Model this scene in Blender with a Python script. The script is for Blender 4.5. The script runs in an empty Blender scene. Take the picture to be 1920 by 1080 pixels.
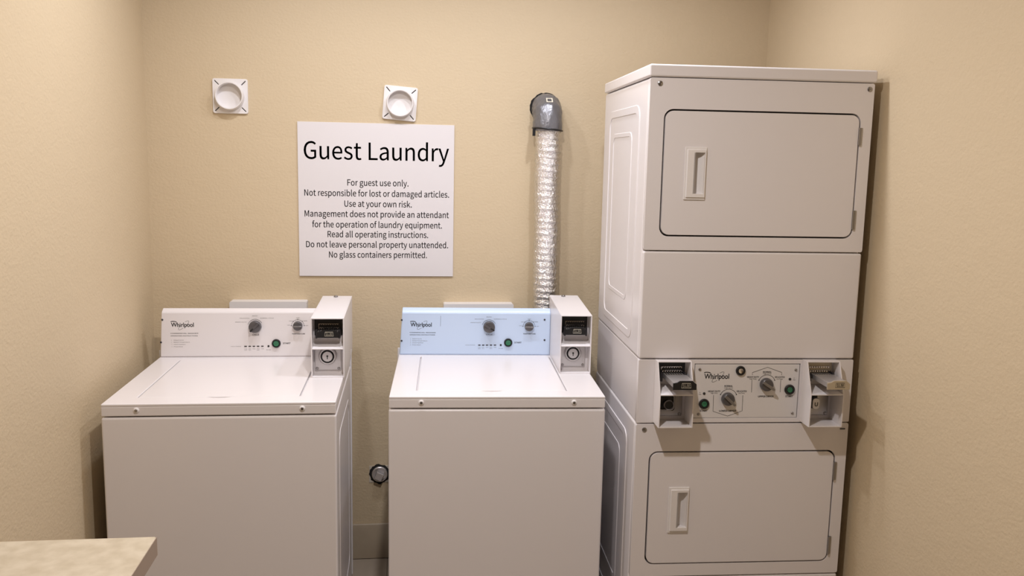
import bpy, bmesh, math, random
from mathutils import Vector, Matrix
random.seed(7)
SC = bpy.context.scene
COL = SC.collection

# ------------------------------------------------------------------ camera
F_PX = 1642.99
cam_d = bpy.data.cameras.new('camera')
cam = bpy.data.objects.new('camera', cam_d)
COL.objects.link(cam)
cam_d.sensor_fit = 'HORIZONTAL'
cam_d.sensor_width = 36.0
cam_d.lens = F_PX / 1920 * 36.0
cam_d.clip_start = 0.02
_r = Vector((0.99220253, -0.12299205, 0.02017658))
_u = Vector((-0.00195516, 0.14650478, 0.98920803))
_f = Vector((0.12462069, 0.98153416, -0.14512194))
cam.matrix_world = Matrix(((_r.x, _u.x, -_f.x, 0.0), (_r.y, _u.y, -_f.y, -3.43383),
                           (_r.z, _u.z, -_f.z, 1.62504), (0, 0, 0, 1)))
SC.camera = cam

# ------------------------------------------------------------------ world, lamps, exposure
world = bpy.data.worlds.new('room_air')
SC.world = world
world.use_nodes = True
world.node_tree.nodes['Background'].inputs[0].default_value = (1.0, 0.95, 0.9, 1)
world.node_tree.nodes['Background'].inputs[1].default_value = 0.05
SC.view_settings.view_transform = 'Standard'
SC.view_settings.look = 'None'
SC.view_settings.gamma = 1.0
SC.view_settings.use_curve_mapping = False
SC.view_settings.exposure = 0.06
CEIL = 2.60
LAMP_Z = 2.585
COOL, WARM = (0.975, 0.985, 1.07), (1.0, 0.94, 0.92)
LAMPS = [(-.36, -.80, 7.0, 168, COOL), (.12, -.80, 5.3, 168, COOL), (.60, -.80, 7.0, 168, COOL), (.08, -1.98, 23.5, 176, WARM)]
def down_light(x, y, power, beam, col):
    d = bpy.data.lights.new('down_light', 'AREA')
    d.shape = 'DISK'; d.size = 0.075; d.spread = math.radians(beam)
    d.energy = power; d.color = col
    o = bpy.data.objects.new('down_light', d)
    COL.objects.link(o); o.location = (x, y, LAMP_Z)
for lamp in LAMPS: down_light(*lamp)

# ------------------------------------------------------------------ materials
def mat(name, col, rough=0.5, metal=0.0, spec=0.5, bump=None, coat=0.0, mottle=None):
    m = bpy.data.materials.new(name); m.use_nodes = True
    nt = m.node_tree; b = nt.nodes['Principled BSDF']
    b.inputs['Base Color'].default_value = (*col, 1)
    b.inputs['Roughness'].default_value = rough
    b.inputs['Metallic'].default_value = metal
    b.inputs['Specular IOR Level'].default_value = spec
    b.inputs['Coat Weight'].default_value = coat
    b.inputs['Coat Roughness'].default_value = 0.1
    tc = None
    def coords(scale):
        nonlocal tc
        if tc is None: tc = nt.nodes.new('ShaderNodeTexCoord')
        mp = nt.nodes.new('ShaderNodeMapping')
        mp.inputs['Scale'].default_value = scale
        nt.links.new(tc.outputs['Object'], mp.inputs['Vector'])
        return mp
    if mottle:
        col2, sc, amt = mottle
        mp = coords((1, 1, 1)); n = nt.nodes.new('ShaderNodeTexNoise')
        n.inputs['Scale'].default_value = sc; n.inputs['Detail'].default_value = 5
        nt.links.new(mp.outputs[0], n.inputs['Vector'])
        r = nt.nodes.new('ShaderNodeValToRGB')
        r.color_ramp.elements[0].position = 0.5 - amt; r.color_ramp.elements[1].position = 0.5 + amt
        r.color_ramp.elements[0].color = (*col, 1); r.color_ramp.elements[1].color = (*col2, 1)
        nt.links.new(n.outputs['Fac'], r.inputs[0]); nt.links.new(r.outputs[0], b.inputs['Base Color'])
    if bump:
        prev = None
        for sc, strength, dist, det, stretch in bump:
            mp = coords(stretch); n = nt.nodes.new('ShaderNodeTexNoise')
            n.inputs['Scale'].default_value = sc; n.inputs['Detail'].default_value = det
            n.inputs['Roughness'].default_value = 0.55
            nt.links.new(mp.outputs[0], n.inputs['Vector'])
            bn = nt.nodes.new('ShaderNodeBump')
            bn.inputs['Strength'].default_value = strength; bn.inputs['Distance'].default_value = dist
            nt.links.new(n.outputs['Fac'], bn.inputs['Height'])
            if prev: nt.links.new(prev.outputs[0], bn.inputs['Normal'])
            prev = bn
        nt.links.new(prev.outputs[0], b.inputs['Normal'])
    return m
M = {}
M['wall'] = mat('cream_textured_paint', (0.622, 0.506, 0.342), 0.6, spec=0.3,
                bump=[(95, 0.42, 0.003, 2, (1, 1, 1.2)), (12, 0.12, 0.010, 2, (1, 1, 1.6))])
M['ceiling'] = mat('white_ceiling_paint', (0.75, 0.72, 0.66), 0.8, bump=[(120, 0.3, 0.003, 3, (1, 1, 1))])
M['white'] = mat('white_enamel', (0.785, 0.752, 0.76), 0.27, spec=0.5)
M['whitedark'] = mat('white_painted_steel', (0.74, 0.72, 0.72), 0.35)
M['blue'] = mat('pale_blue_panel_film', (0.55, 0.67, 0.86), 0.3)
M['plastic'] = mat('white_plastic', (0.80, 0.77, 0.76), 0.4)
M['sign'] = mat('white_sign_board', (0.74, 0.71, 0.72), 0.45)
M['ink'] = mat('black_ink', (0.012, 0.012, 0.014), 0.5)
M['greyink'] = mat('grey_ink', (0.10, 0.10, 0.12), 0.5)
M['black'] = mat('black_plastic', (0.012, 0.012, 0.013), 0.35)
M['seal'] = mat('dark_door_seal', (0.03, 0.025, 0.025), 0.7)
M['grey'] = mat('grey_dial_plastic', (0.11, 0.105, 0.11), 0.3, metal=0.35)
M['greylight'] = mat('silver_pointer', (0.26, 0.25, 0.25), 0.25, metal=0.7)
M['green'] = mat('green_button_plastic', (0.03, 0.16, 0.08), 0.35)
M['chrome'] = mat('bright_chrome', (0.72, 0.71, 0.72), 0.18, metal=1.0)
M['steel'] = mat('brushed_steel', (0.36, 0.345, 0.34), 0.3, metal=1.0)
M['darksteel'] = mat('dark_steel', (0.07, 0.07, 0.08), 0.35, metal=0.8)
M['zinc'] = mat('cast_zinc', (0.62, 0.60, 0.60), 0.38, metal=0.75)
M['beige'] = mat('beige_brass_plate', (0.50, 0.43, 0.32), 0.4, metal=0.3)
M['foil'] = mat('crinkled_foil', (0.86, 0.85, 0.84), 0.16, metal=1.0,
                bump=[(150, 1.0, 0.006, 3, (1, 1, 1.2)), (60, 0.6, 0.006, 2, (1, 1, 0.6))])
M['tape'] = mat('grey_duct_tape', (0.20, 0.20, 0.215), 0.34, metal=0.5,
                bump=[(38, 0.8, 0.006, 3, (1, 1, 0.5))])
M['sticker'] = mat('cream_sticker', (0.70, 0.66, 0.55), 0.5)
M['laminate'] = mat('beige_mottled_laminate', (0.47, 0.405, 0.30), 0.4, mottle=((0.56, 0.495, 0.385), 34, 0.16))
M['edge'] = mat('brown_laminate_edge', (0.34, 0.26, 0.20), 0.4)
M['tile'] = mat('beige_floor_tile', (0.32, 0.27, 0.215), 0.35, mottle=((0.37, 0.31, 0.25), 12, 0.2))
M['basetile'] = mat('tan_base_tile', (0.36, 0.29, 0.21), 0.4, mottle=((0.40, 0.33, 0.24), 14, 0.2))
M['grout'] = mat('dark_grout', (0.20, 0.16, 0.12), 0.8)
M['raw'] = mat('raw_plaster', (0.60, 0.54, 0.45), 0.9, bump=[(90, 0.6, 0.004, 3, (1, 1, 1))])
M['hole'] = mat('dark_wall_cavity', (0.012, 0.01, 0.009), 0.9)
mg = bpy.data.materials.new('lit_tube'); mg.use_nodes = True
_b = mg.node_tree.nodes['Principled BSDF']
_b.inputs['Base Color'].default_value = (0.9, 0.9, 0.88, 1)
_b.inputs['Emission Color'].default_value = (1, 0.95, 0.88, 1); _b.inputs['Emission Strength'].default_value = 2.0
M['tube'] = mg

# ------------------------------------------------------------------ mesh helpers
def B(): return bmesh.new()
def box(bm, x0, x1, y0, y1, z0, z1):
    v = [bm.verts.new(p) for p in ((x0, y0, z0), (x1, y0, z0), (x1, y1, z0), (x0, y1, z0),
                                   (x0, y0, z1), (x1, y0, z1), (x1, y1, z1), (x0, y1, z1))]
    for f in ((0, 3, 2, 1), (4, 5, 6, 7), (0, 1, 5, 4), (1, 2, 6, 5), (2, 3, 7, 6), (3, 0, 4, 7)):
        bm.faces.new([v[i] for i in f])
    return bm
MAPS = {'XZ': lambda a, b, d: (a, d, b), 'YZ': lambda a, b, d: (d, a, b), 'XY': lambda a, b, d: (a, b, d)}
def prism(bm, outer, holes, plane, d0, d1):
    """polygon with holes, extruded between two depths"""
    t = bmesh.new(); mp = MAPS[plane]
    edges = []
    for loop in [outer] + list(holes):
        vs = [t.verts.new(mp(a, b, d0)) for a, b in loop]
        edges += [t.edges.new((vs[i], vs[(i + 1) % len(vs)])) for i in range(len(vs))]
    if holes:
        bmesh.ops.triangle_fill(t, use_beauty=True, edges=edges, use_dissolve=False)
    else:
        t.faces.new(list(t.verts))
    g = bmesh.ops.extrude_face_region(t, geom=list(t.faces))
    off = Vector(mp(0, 0, d1)) - Vector(mp(0, 0, d0))
    for e in g['geom']:
        if isinstance(e, bmesh.types.BMVert): e.co += off
    bmesh.ops.recalc_face_normals(t, faces=list(t.faces))
    merge(bm, t); return bm
def merge(bm, t, mi=None):
    me = bpy.data.meshes.new('tmp'); t.to_mesh(me); t.free()
    n = len(bm.faces); bm.from_mesh(me); bpy.data.meshes.remove(me)
    if mi is not None:
        bm.faces.ensure_lookup_table()
        for f in bm.faces[n:]: f.material_index = mi
def rrect(x0, x1, z0, z1, r, n=6):
    pts = []
    for cx, cz, a0 in ((x1 - r, z1 - r, 0), (x0 + r, z1 - r, 90), (x0 + r, z0 + r, 180), (x1 - r, z0 + r, 270)):
        for i in range(n + 1):
            a = math.radians(a0 + 90 * i / n); pts.append((cx + r * math.cos(a), cz + r * math.sin(a)))
    return pts
def rect(x0, x1, z0, z1): return [(x0, z0), (x1, z0), (x1, z1), (x0, z1)]
def circ(cx, cz, r, n=32, ph=0.0):
    return [(cx + r * math.cos(2 * math.pi * i / n + ph), cz + r * math.sin(2 * math.pi * i / n + ph)) for i in range(n)]
def lathe(bm, prof, c, axis='Y', n=32):
    """revolve (radius, height) pairs round an axis through c; Y heights run towards -Y (the viewer)"""
    rings = []
    for r, h in prof:
        ring = []
        for i in range(n):
            a = 2 * math.pi * i / n; p, q = r * math.cos(a), r * math.sin(a)
            ring.append(bm.verts.new((c[0] + p, c[1] - h, c[2] + q) if axis == 'Y' else (c[0] + p, c[1] + q, c[2] + h)))
        rings.append(ring)
    fs = []
    for k in range(len(rings) - 1):
        for i in range(n):
            fs.append(bm.faces.new((rings[k][i], rings[k][(i + 1) % n], rings[k + 1][(i + 1) % n], rings[k + 1][i])))
    for ring, (r, h) in ((rings[0], prof[0]), (rings[-1], prof[-1])):
        if r > 1e-5: fs.append(bm.faces.new(ring))
    bmesh.ops.recalc_face_normals(bm, faces=fs)
    return bm
def sweep(bm, path, rad, n=24, cap=True):
    """tube along a list of points; rad(k, i) gives the radius"""
    P = [Vector(p) for p in path]; rings = []; up = Vector((1, 0, 0))
    for k, p in enumerate(P):
        t = (P[min(k + 1, len(P) - 1)] - P[max(k - 1, 0)]).normalized()
        a = (up - t * up.dot(t)).normalized(); b = t.cross(a); up = a
        rings.append([bm.verts.new(p + (a * math.cos(2 * math.pi * i / n) + b * math.sin(2 * math.pi * i / n)) * rad(k, i))
                      for i in range(n)])
    fs = []
    for k in range(len(rings) - 1):
        for i in range(n):
            fs.append(bm.faces.new((rings[k][i], rings[k][(i + 1) % n], rings[k + 1][(i + 1) % n], rings[k + 1][i])))
    if cap: fs += [bm.faces.new(rings[0]), bm.faces.new(rings[-1])]
    bmesh.ops.recalc_face_normals(bm, faces=fs)
    return bm
def ribbon(bm, pts, w, y, closed=False):
    """flat printed line of width w on a panel facing -Y"""
    n = len(pts)
    V = [Vector((a, b)) for a, b in pts]; L = []
    for i in range(n):
        p = V[i]; a = V[i - 1] if (i or closed) else p; c = V[(i + 1) % n] if (i < n - 1 or closed) else p
        t = (c - a).normalized(); nn = Vector((-t.y, t.x)) * w / 2
        L.append((bm.verts.new((p.x + nn.x, y, p.y + nn.y)), bm.verts.new((p.x - nn.x, y, p.y - nn.y))))
    for i in range(n if closed else n - 1):
        j = (i + 1) % n
        bm.faces.new((L[i][0], L[j][0], L[j][1], L[i][1]))
def arc(cx, cz, rx, a0, a1, n=24, rz=None, rot=0):
    rz = rz or rx; out = []; cr, sr = math.cos(math.radians(rot)), math.sin(math.radians(rot))
    for i in range(n + 1):
        a = math.radians(a0 + (a1 - a0) * i / n); x, z = rx * math.cos(a), rz * math.sin(a)
        out.append((cx + x * cr - z * sr, cz + x * sr + z * cr))
    return out

# ------------------------------------------------------------------ scene objects
def thing(name, label, cat, loc=(0, 0, 0), rotz=0.0, group=None):
    o = bpy.data.objects.new(name, None); COL.objects.link(o)
    o.empty_display_size = 0.1
    o.location = loc; o.rotation_euler = (0, 0, rotz)
    o['label'] = label; o['category'] = cat
    if group: o['group'] = group
    return o
def part(name, bm, mats, parent=None, bevel=0.0, seg=2, smooth=True, label=None, ang=35):
    me = bpy.data.meshes.new(name); bm.to_mesh(me); bm.free()
    for m in (mats if isinstance(mats, (list, tuple)) else [mats]): me.materials.append(M[m])
    o = bpy.data.objects.new(name, me); COL.objects.link(o)
    if parent: o.parent = parent
    if smooth:
        me.shade_smooth(); me.set_sharp_from_angle(angle=math.radians(ang))
    if bevel:
        md = o.modifiers.new('bevel', 'BEVEL'); md.width = bevel; md.segments = seg
        md.limit_method = 'ANGLE'; md.angle_limit = math.radians(ang); md.harden_normals = smooth
    if label: o['label'] = label
    return o
def structure(name, bm, mats, **k):
    o = part(name, bm, mats, **k); o['kind'] = 'structure'; return o

# ------------------------------------------------------------------ lettering
GLYPH_DATA = (
    '$530/238,-117,238,-82,259,-117,301,-117,280,-117,301,-81,301,-10,301,-46,402,5,466,176,466,74,466,405,167,518,'
    '167,362,167,580,275,621,209,621,333,621,405,561,366,599,421,578,452,612,436,595,413,652,301,691,369,685,301,72'
    '7,301,798,301,763,280,798,238,798,259,798,238,762,238,690,238,726,145,677,83,513,83,609,83,306,381,170,381,344'
    ',381,103,261,60,340,60,196,60,96,131,141,92,83,111,55,71,69,91,100,29,238,-11,169,-5,238,-47;.265/133,-12,97,-'
    '12,167,-12,196,53,196,14,196,94,133,120,167,120,97,120,70,53,70,94,70,14;0530/265,-12,132,-12,398,-12,483,352,'
    '483,108,483,595,265,712,398,712,132,712,48,352,48,595,48,108/265,58,345,58,186,58,132,352,132,147,132,557,265,'
    '644,186,644,345,644,399,352,399,557,399,147;1530/84,0,84,24,212,0,468,0,340,0,468,24,468,73,468,48,421,73,328,'
    '73,374,73,328,282,328,700,328,491,305,700,261,700,283,700,223,678,116,650,178,662,116,632,116,595,116,613,157,'
    '595,241,595,199,595,241,421,241,73,241,247,188,73,84,73,136,73,84,48;2530/42,0,42,17,189,0,482,0,336,0,482,25,'
    '482,75,482,50,418,75,288,75,353,75,253,75,174,69,210,72,338,224,449,507,449,367,449,631,244,712,370,712,156,71'
    '2,38,610,95,672,55,594,89,561,72,577,128,607,234,642,177,642,321,642,363,503,363,583,363,383,42,52,262,244,42,'
    '34;3530/251,-12,142,-12,376,-12,477,187,477,62,477,284,329,365,411,345,329,366,329,370,329,368,403,395,453,538'
    ',453,453,453,648,248,712,367,712,168,712,53,629,106,677,69,611,100,574,85,592,140,614,245,642,189,642,319,642,'
    '364,531,364,598,364,456,170,397,315,397,170,375,170,330,170,353,332,330,388,190,388,275,388,110,245,60,329,60,'
    '166,60,73,140,114,98,58,122,28,84,43,103,74,33;4530/325,0,325,64,352,0,407,0,379,0,407,64,407,193,407,129,438,'
    '193,500,193,469,193,500,216,500,263,500,239,469,263,407,263,438,263,407,408,407,700,407,554,375,700,310,700,34'
    '3,700,213,550,19,250,116,400,19,231,19,193,19,212,121,193,325,193,223,193,325,129/325,263,325,334,253,263,110,'
    '263,181,263,163,342,269,501,216,422,289,536,326,605,308,571,327,605,329,605,328,605,328,569,325,477,325,512,32'
    '5,406;5530/250,-12,140,-12,368,-12,479,227,479,74,479,382,268,451,384,451,226,451,163,423,195,440,169,491,181,'
    '626,175,558,269,626,445,626,357,626,445,650,445,700,445,675,332,700,105,700,218,700,97,591,82,373,90,482,98,36'
    '4,129,344,113,354,169,371,245,385,199,385,333,385,391,225,391,326,391,123,242,60,325,60,160,60,70,138,109,97,5'
    '5,118,26,80,40,99,74,33;6530/287,-12,154,-12,396,-12,489,215,489,79,489,362,294,435,413,435,240,435,136,350,17'
    '9,403,139,567,316,641,219,641,358,641,427,587,400,620,443,605,477,641,460,623,437,683,312,712,385,712,177,712,'
    '53,334,53,608,53,103/138,281,147,136,183,346,280,370,237,370,365,370,406,215,406,309,406,119,287,56,354,56,200'
    ',56;7530/189,0,202,265,219,0,280,0,250,0,291,274,485,647,321,437,485,665,485,700,485,682,339,700,47,700,193,70'
    '0,47,675,47,626,47,650,160,626,387,626,273,626,249,435;8530/267,-12,138,-12,398,-12,486,168,486,67,486,265,369'
    ',352,430,317,369,354,369,357,369,356,410,390,461,526,461,453,461,634,269,711,389,711,160,711,77,533,77,639,77,'
    '459,172,371,121,407,172,370,172,368,172,369,108,333,44,174,44,267,44,66/315,380,362,422,232,413,157,533,157,45'
    '0,157,601,268,646,203,646,343,646,387,521,387,591,387,470/268,53,350,53,184,53,121,181,121,107,121,248,218,340'
    ',161,304,317,300,403,171,403,265,403,101;9530/224,-12,148,-12,355,-12,478,380,478,96,478,603,243,712,377,712,1'
    '34,712,42,485,42,622,42,341,235,265,118,265,293,265,396,350,353,299,390,134,222,60,311,60,176,60,103,114,134,8'
    '0,87,95,55,59,71,77,95,18/395,424,386,568,349,357,249,330,296,330,166,330,124,485,124,392,124,582,244,645,176,'
    '645,332,645;A581/4,0,83,233,33,0,93,0,63,0,115,71,160,214,138,143,246,214,416,214,331,214,439,143,483,0,461,71'
    ',514,0,577,0,546,0,498,233,339,700,418,467,306,700,241,700,273,700,162,467/182,284,253,284,194,320,217,392,205'
    ',356,242,471,286,628,265,546,288,628,290,628,289,628,313,547,361,392,335,471,372,356,394,284,383,320,324,284;B'
    '627/96,0,96,233,171,0,319,0,245,0,476,0,584,205,584,68,584,301,442,372,525,356,442,374,442,377,442,376,508,398'
    ',544,529,544,459,544,652,304,700,445,700,235,700,96,700,166,700,96,467/184,403,219,403,184,479,184,630,184,555'
    ',220,630,292,630,256,630,402,630,457,518,457,600,457,446,288,403,409,403,254,403/184,71,225,71,184,159,184,334'
    ',184,246,225,334,307,334,266,334,430,334,498,208,498,295,498,114,307,71,427,71,266,71;C609/360,-12,185,-12,451'
    ',-12,575,88,520,24,559,107,526,144,542,125,481,95,364,65,431,65,230,65,146,352,146,176,146,527,367,635,235,635'
    ',427,635,510,569,473,608,526,588,558,626,542,607,518,671,366,712,451,712,188,712,55,350,55,576,55,122;D657/96,'
    '0,96,233,156,0,275,0,216,0,486,0,601,352,601,131,601,576,271,700,486,700,213,700,96,700,155,700,96,467/184,73,'
    '211,73,184,258,184,628,184,443,211,628,264,628,237,628,429,628,510,352,510,530,510,176,264,73,429,73,237,73;E5'
    '62/96,0,96,233,234,0,510,0,372,0,510,25,510,75,510,50,401,75,184,75,293,75,184,160,184,330,184,245,273,330,450'
    ',330,361,330,450,356,450,406,450,381,361,406,184,406,273,406,184,479,184,626,184,552,289,626,499,626,394,626,4'
    '99,650,499,700,499,675,365,700,96,700,231,700,96,467;F527/96,0,96,233,126,0,184,0,155,0,184,105,184,314,184,20'
    '9,273,314,452,314,363,314,452,339,452,389,452,364,363,389,184,389,273,389,184,468,184,626,184,547,289,626,499,'
    '626,394,626,499,650,499,700,499,675,365,700,96,700,231,700,96,467;G658/371,-12,187,-12,465,-12,587,69,542,22,5'
    '87,167,587,363,587,265,511,363,357,363,434,363,357,338,357,289,357,314,407,289,506,289,456,289,506,228,506,106'
    ',506,167,478,80,380,65,430,65,230,65,146,352,146,176,146,527,379,635,238,635,449,635,530,569,495,605,546,588,5'
    '78,626,562,607,538,668,376,712,474,712,191,712,55,350,55,576,55,122;H695/96,0,96,233,126,0,184,0,155,0,184,110'
    ',184,330,184,220,293,330,511,330,402,330,511,220,511,0,511,110,541,0,600,0,570,0,600,233,600,700,600,467,570,7'
    '00,511,700,541,700,511,602,511,407,511,505,402,407,184,407,293,407,184,505,184,700,184,602,155,700,96,700,126,'
    '700,96,467;I280/96,0,96,233,126,0,184,0,155,0,184,233,184,700,184,467,155,700,96,700,126,700,96,467;K617/96,0,'
    '96,233,126,0,184,0,155,0,184,74,184,222,184,148,224,269,305,365,265,317,375,243,515,0,445,122,548,0,613,0,580,'
    '0,529,145,360,435,444,290,433,523,580,700,506,612,546,700,479,700,513,700,382,583,186,349,284,466,186,349,184,'
    '349,185,349,184,466,184,700,184,583,155,700,96,700,126,700,96,467;L519/96,0,96,233,228,0,491,0,359,0,491,25,49'
    '1,75,491,50,389,75,184,75,286,75,184,284,184,700,184,492,155,700,96,700,126,700,96,467;M775/96,0,96,233,123,0,'
    '176,0,149,0,176,129,176,388,176,258,176,448,164,594,170,533,166,594,168,594,167,594,187,541,224,435,206,488,26'
    '9,313,357,71,313,192,377,71,416,71,397,71,460,192,548,435,504,313,567,488,605,594,586,541,606,594,608,594,607,'
    '594,604,533,597,388,597,448,597,258,597,0,597,129,624,0,679,0,652,0,679,233,679,700,679,467,644,700,573,700,60'
    '8,700,528,575,439,326,484,450,423,278,391,180,409,228,389,180,387,180,388,180,370,228,336,326,354,278,292,450,'
    '202,700,247,575,167,700,96,700,132,700,96,467;N690/96,0,96,233,124,0,180,0,152,0,180,123,180,368,180,245,180,4'
    '41,169,586,173,516,170,586,173,586,172,586,198,538,248,442,223,490,333,295,503,0,418,147,534,0,594,0,564,0,594'
    ',233,594,700,594,467,566,700,510,700,538,700,510,579,510,336,510,457,510,264,522,115,517,184,521,115,518,115,5'
    '19,115,492,163,442,259,467,211,357,406,186,700,272,553,156,700,96,700,126,700,96,467;O709/354,-12,179,-12,530,'
    '-12,653,352,653,128,653,577,354,712,530,712,179,712,55,352,55,577,55,128/354,65,480,65,228,65,146,352,146,178,'
    '146,527,354,635,228,635,480,635,562,352,562,527,562,178;P605/96,0,96,233,126,0,184,0,155,0,184,93,184,279,184,'
    '186,223,279,300,279,261,279,454,279,558,495,558,347,558,647,296,700,453,700,230,700,96,700,163,700,96,467/184,'
    '350,219,350,184,443,184,628,184,536,218,628,285,628,251,628,408,628,470,495,470,597,470,394,288,350,412,350,25'
    '4,350;R606/184,368,223,368,184,455,184,628,184,541,223,628,302,628,263,628,412,628,472,504,472,596,472,413,302'
    ',368,412,368,263,368/480,0,424,99,513,0,580,0,547,0,520,102,402,307,461,204,497,329,560,504,560,394,560,649,31'
    '5,700,457,700,242,700,96,700,169,700,96,467,96,0,96,233,126,0,184,0,155,0,184,99,184,297,184,198,226,297,310,2'
    '97,268,297,367,198;S569/290,-12,191,-12,436,-12,528,186,528,75,528,290,384,373,465,338,351,388,285,416,318,402'
    ',230,439,168,534,168,465,168,596,299,635,220,635,364,635,458,570,415,610,474,589,504,626,489,608,456,677,299,7'
    '12,382,712,172,712,78,527,78,635,78,425,221,348,156,375,254,333,321,304,287,318,388,274,438,179,438,251,438,11'
    '1,291,65,384,65,219,65,98,152,148,99,81,131,46,91,63,111,106,28;T572/242,0,242,209,271,0,330,0,301,0,330,209,3'
    '30,626,330,417,401,626,542,626,472,626,542,650,542,700,542,675,371,700,30,700,201,700,30,675,30,626,30,650,100'
    ',626,242,626,171,626,242,417;U689/345,-12,202,-12,487,-12,596,288,596,64,596,426,596,700,596,563,568,700,511,7'
    '00,539,700,511,562,511,286,511,424,511,118,345,65,437,65,253,65,181,286,181,118,181,424,181,700,181,562,152,70'
    '0,94,700,123,700,94,563,94,288,94,426,94,64;V549/224,0,150,233,258,0,327,0,293,0,401,233,549,700,475,467,519,7'
    '00,459,700,489,700,422,574,347,321,384,447,323,239,279,90,306,172,278,90,275,90,276,90,249,172,207,321,231,239'
    ',169,447,94,700,131,574,63,700,1,700,32,700,75,467;W838/173,0,124,233,208,0,278,0,243,0,313,141,382,422,347,28'
    '1,393,477,417,582,407,528,419,582,421,582,420,582,433,528,456,422,443,477,491,281,562,0,526,141,597,0,668,0,63'
    '3,0,717,233,813,700,765,467,785,700,729,700,757,700,704,573,653,319,678,446,641,244,615,92,627,168,613,92,609,'
    '92,611,92,592,168,560,319,577,244,527,446,462,700,495,573,435,700,381,700,408,700,349,573,285,319,317,446,267,'
    '244,235,92,250,168,234,92,231,92,232,92,217,168,189,319,203,244,165,446,116,700,140,573,85,700,25,700,55,700,7'
    '4,467;Y507/209,0,209,90,238,0,297,0,268,0,297,90,297,271,297,181,367,414,508,700,438,557,477,700,416,700,447,7'
    '00,386,634,327,502,357,568,305,451,256,349,281,401,255,349,252,349,253,349,227,401,183,502,206,451,153,568,93,'
    '700,123,634,61,700,-1,700,30,700,69,557,209,271,139,414,209,181;a538/207,-12,120,-12,271,-12,379,62,329,21,380'
    ',62,382,62,381,62,385,41,390,0,387,21,414,0,461,0,437,0,461,106,461,319,461,213,461,448,282,532,409,532,198,53'
    '2,78,464,125,495,89,444,112,404,101,424,153,432,267,459,207,459,352,459,374,329,374,395,154,304,56,135,56,247,'
    '56,41/232,58,282,58,180,58,140,140,140,81,140,207,374,270,200,250,374,222,374,126,374,174,324,81;b590/316,-12,'
    '268,-12,435,-12,541,267,541,90,541,428,335,532,469,532,277,532,172,459,220,499,173,490,176,552,174,521,176,621'
    ',176,760,176,691,146,760,88,760,117,760,88,507,88,0,88,253,111,0,158,0,134,0,160,18,165,53,163,36,166,53,169,5'
    '3,168,53,214,12/302,61,388,61,267,61,176,115,221,74,176,206,176,388,176,297,224,434,313,458,270,458,413,458,45'
    '1,266,451,382,451,138;c487/292,-12,155,-12,354,-12,460,53,414,12,448,72,422,112,435,92,390,83,300,60,348,60,20'
    '4,60,139,259,139,139,139,378,303,458,208,458,343,458,406,414,376,440,421,433,450,471,435,452,414,503,299,532,3'
    '67,532,165,532,50,259,50,432,50,87;d592/265,-12,135,-12,327,-12,422,61,382,21,423,61,425,61,424,61,428,41,433,'
    '0,430,20,456,0,504,0,480,0,504,253,504,760,504,507,475,760,416,760,446,760,416,694,416,561,416,627,418,531,421'
    ',472,420,501,375,509,275,532,336,532,157,532,51,259,51,427,51,86/284,61,331,61,193,61,140,260,140,135,140,378,'
    '290,458,207,458,333,458,416,404,373,443,416,313,416,132,416,223,373,84;e529/298,-12,159,-12,368,-12,468,40,423'
    ',11,458,60,437,98,448,79,398,73,308,57,358,57,209,57,136,239,141,128,252,239,485,239,369,239,487,252,489,288,4'
    '89,269,489,436,282,532,414,532,163,532,50,259,50,428,50,88/135,301,227,301,145,404,284,462,210,462,365,462,413'
    ',301,413,406,320,301;f310/32,448,32,470,55,448,102,448,79,448,102,299,102,0,102,149,131,0,189,0,160,0,189,149,'
    '189,448,189,299,226,448,299,448,262,448,299,471,299,519,299,495,262,519,189,519,226,519,189,546,189,601,189,57'
    '3,189,668,263,703,213,703,281,703,321,689,302,698,327,711,340,756,334,734,316,766,253,773,286,773,150,773,102,'
    '602,102,707,102,574,102,519,102,546,79,517,32,514,55,515,32,492;g539/263,-239,137,-239,423,-239,525,-59,525,-1'
    '56,525,27,345,64,464,64,311,64,243,64,277,64,173,64,152,120,152,88,152,149,185,182,166,166,208,171,262,164,237'
    ',164,369,164,452,345,452,234,452,390,410,452,435,428,445,452,516,452,480,452,516,474,516,519,516,496,456,519,3'
    '35,519,395,519,317,526,262,532,291,532,158,532,68,347,68,460,68,285,136,207,101,234,136,206,136,203,136,205,10'
    '8,184,78,107,78,150,78,66,125,22,98,38,125,20,125,17,125,19,76,-12,49,-100,49,-55,49,-189/262,223,322,223,202,'
    '223,152,347,152,271,152,423,262,468,202,468,324,468,372,347,372,423,372,271/275,-179,375,-179,180,-179,125,-88'
    ',125,-143,125,-58,178,0,140,-27,201,-6,244,-8,225,-8,274,-8,334,-8,304,-8,403,-8,439,-74,439,-25,439,-127;h580'
    '/88,0,88,253,117,0,176,0,146,0,176,125,176,376,176,251,227,429,317,456,264,456,386,456,415,317,415,414,415,211'
    ',415,0,415,106,444,0,502,0,473,0,502,110,502,329,502,219,502,460,344,532,453,532,273,532,172,445,220,493,173,4'
    '81,176,552,174,516,176,621,176,760,176,691,146,760,88,760,117,760,88,507;i263/88,0,88,173,117,0,176,0,146,0,17'
    '6,173,176,519,176,346,146,519,88,519,117,519,88,346/132,626,97,626,166,626,190,684,190,648,190,717,132,740,166'
    ',740,97,740,74,684,74,717,74,648;k527/88,0,88,253,117,0,174,0,145,0,174,46,174,137,174,91,206,174,271,250,239,'
    '212,322,167,423,0,372,83,455,0,518,0,486,0,452,103,322,309,387,206,379,379,495,519,437,449,462,519,397,519,430'
    ',519,324,428,178,245,251,336,176,245,174,245,175,245,174,417,174,760,174,589,145,760,88,760,117,760,88,507;l27'
    '1/180,-12,115,-12,203,-12,230,-5,218,-9,226,18,218,62,222,40,208,60,200,60,204,60,186,60,176,97,176,71,176,318'
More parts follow.
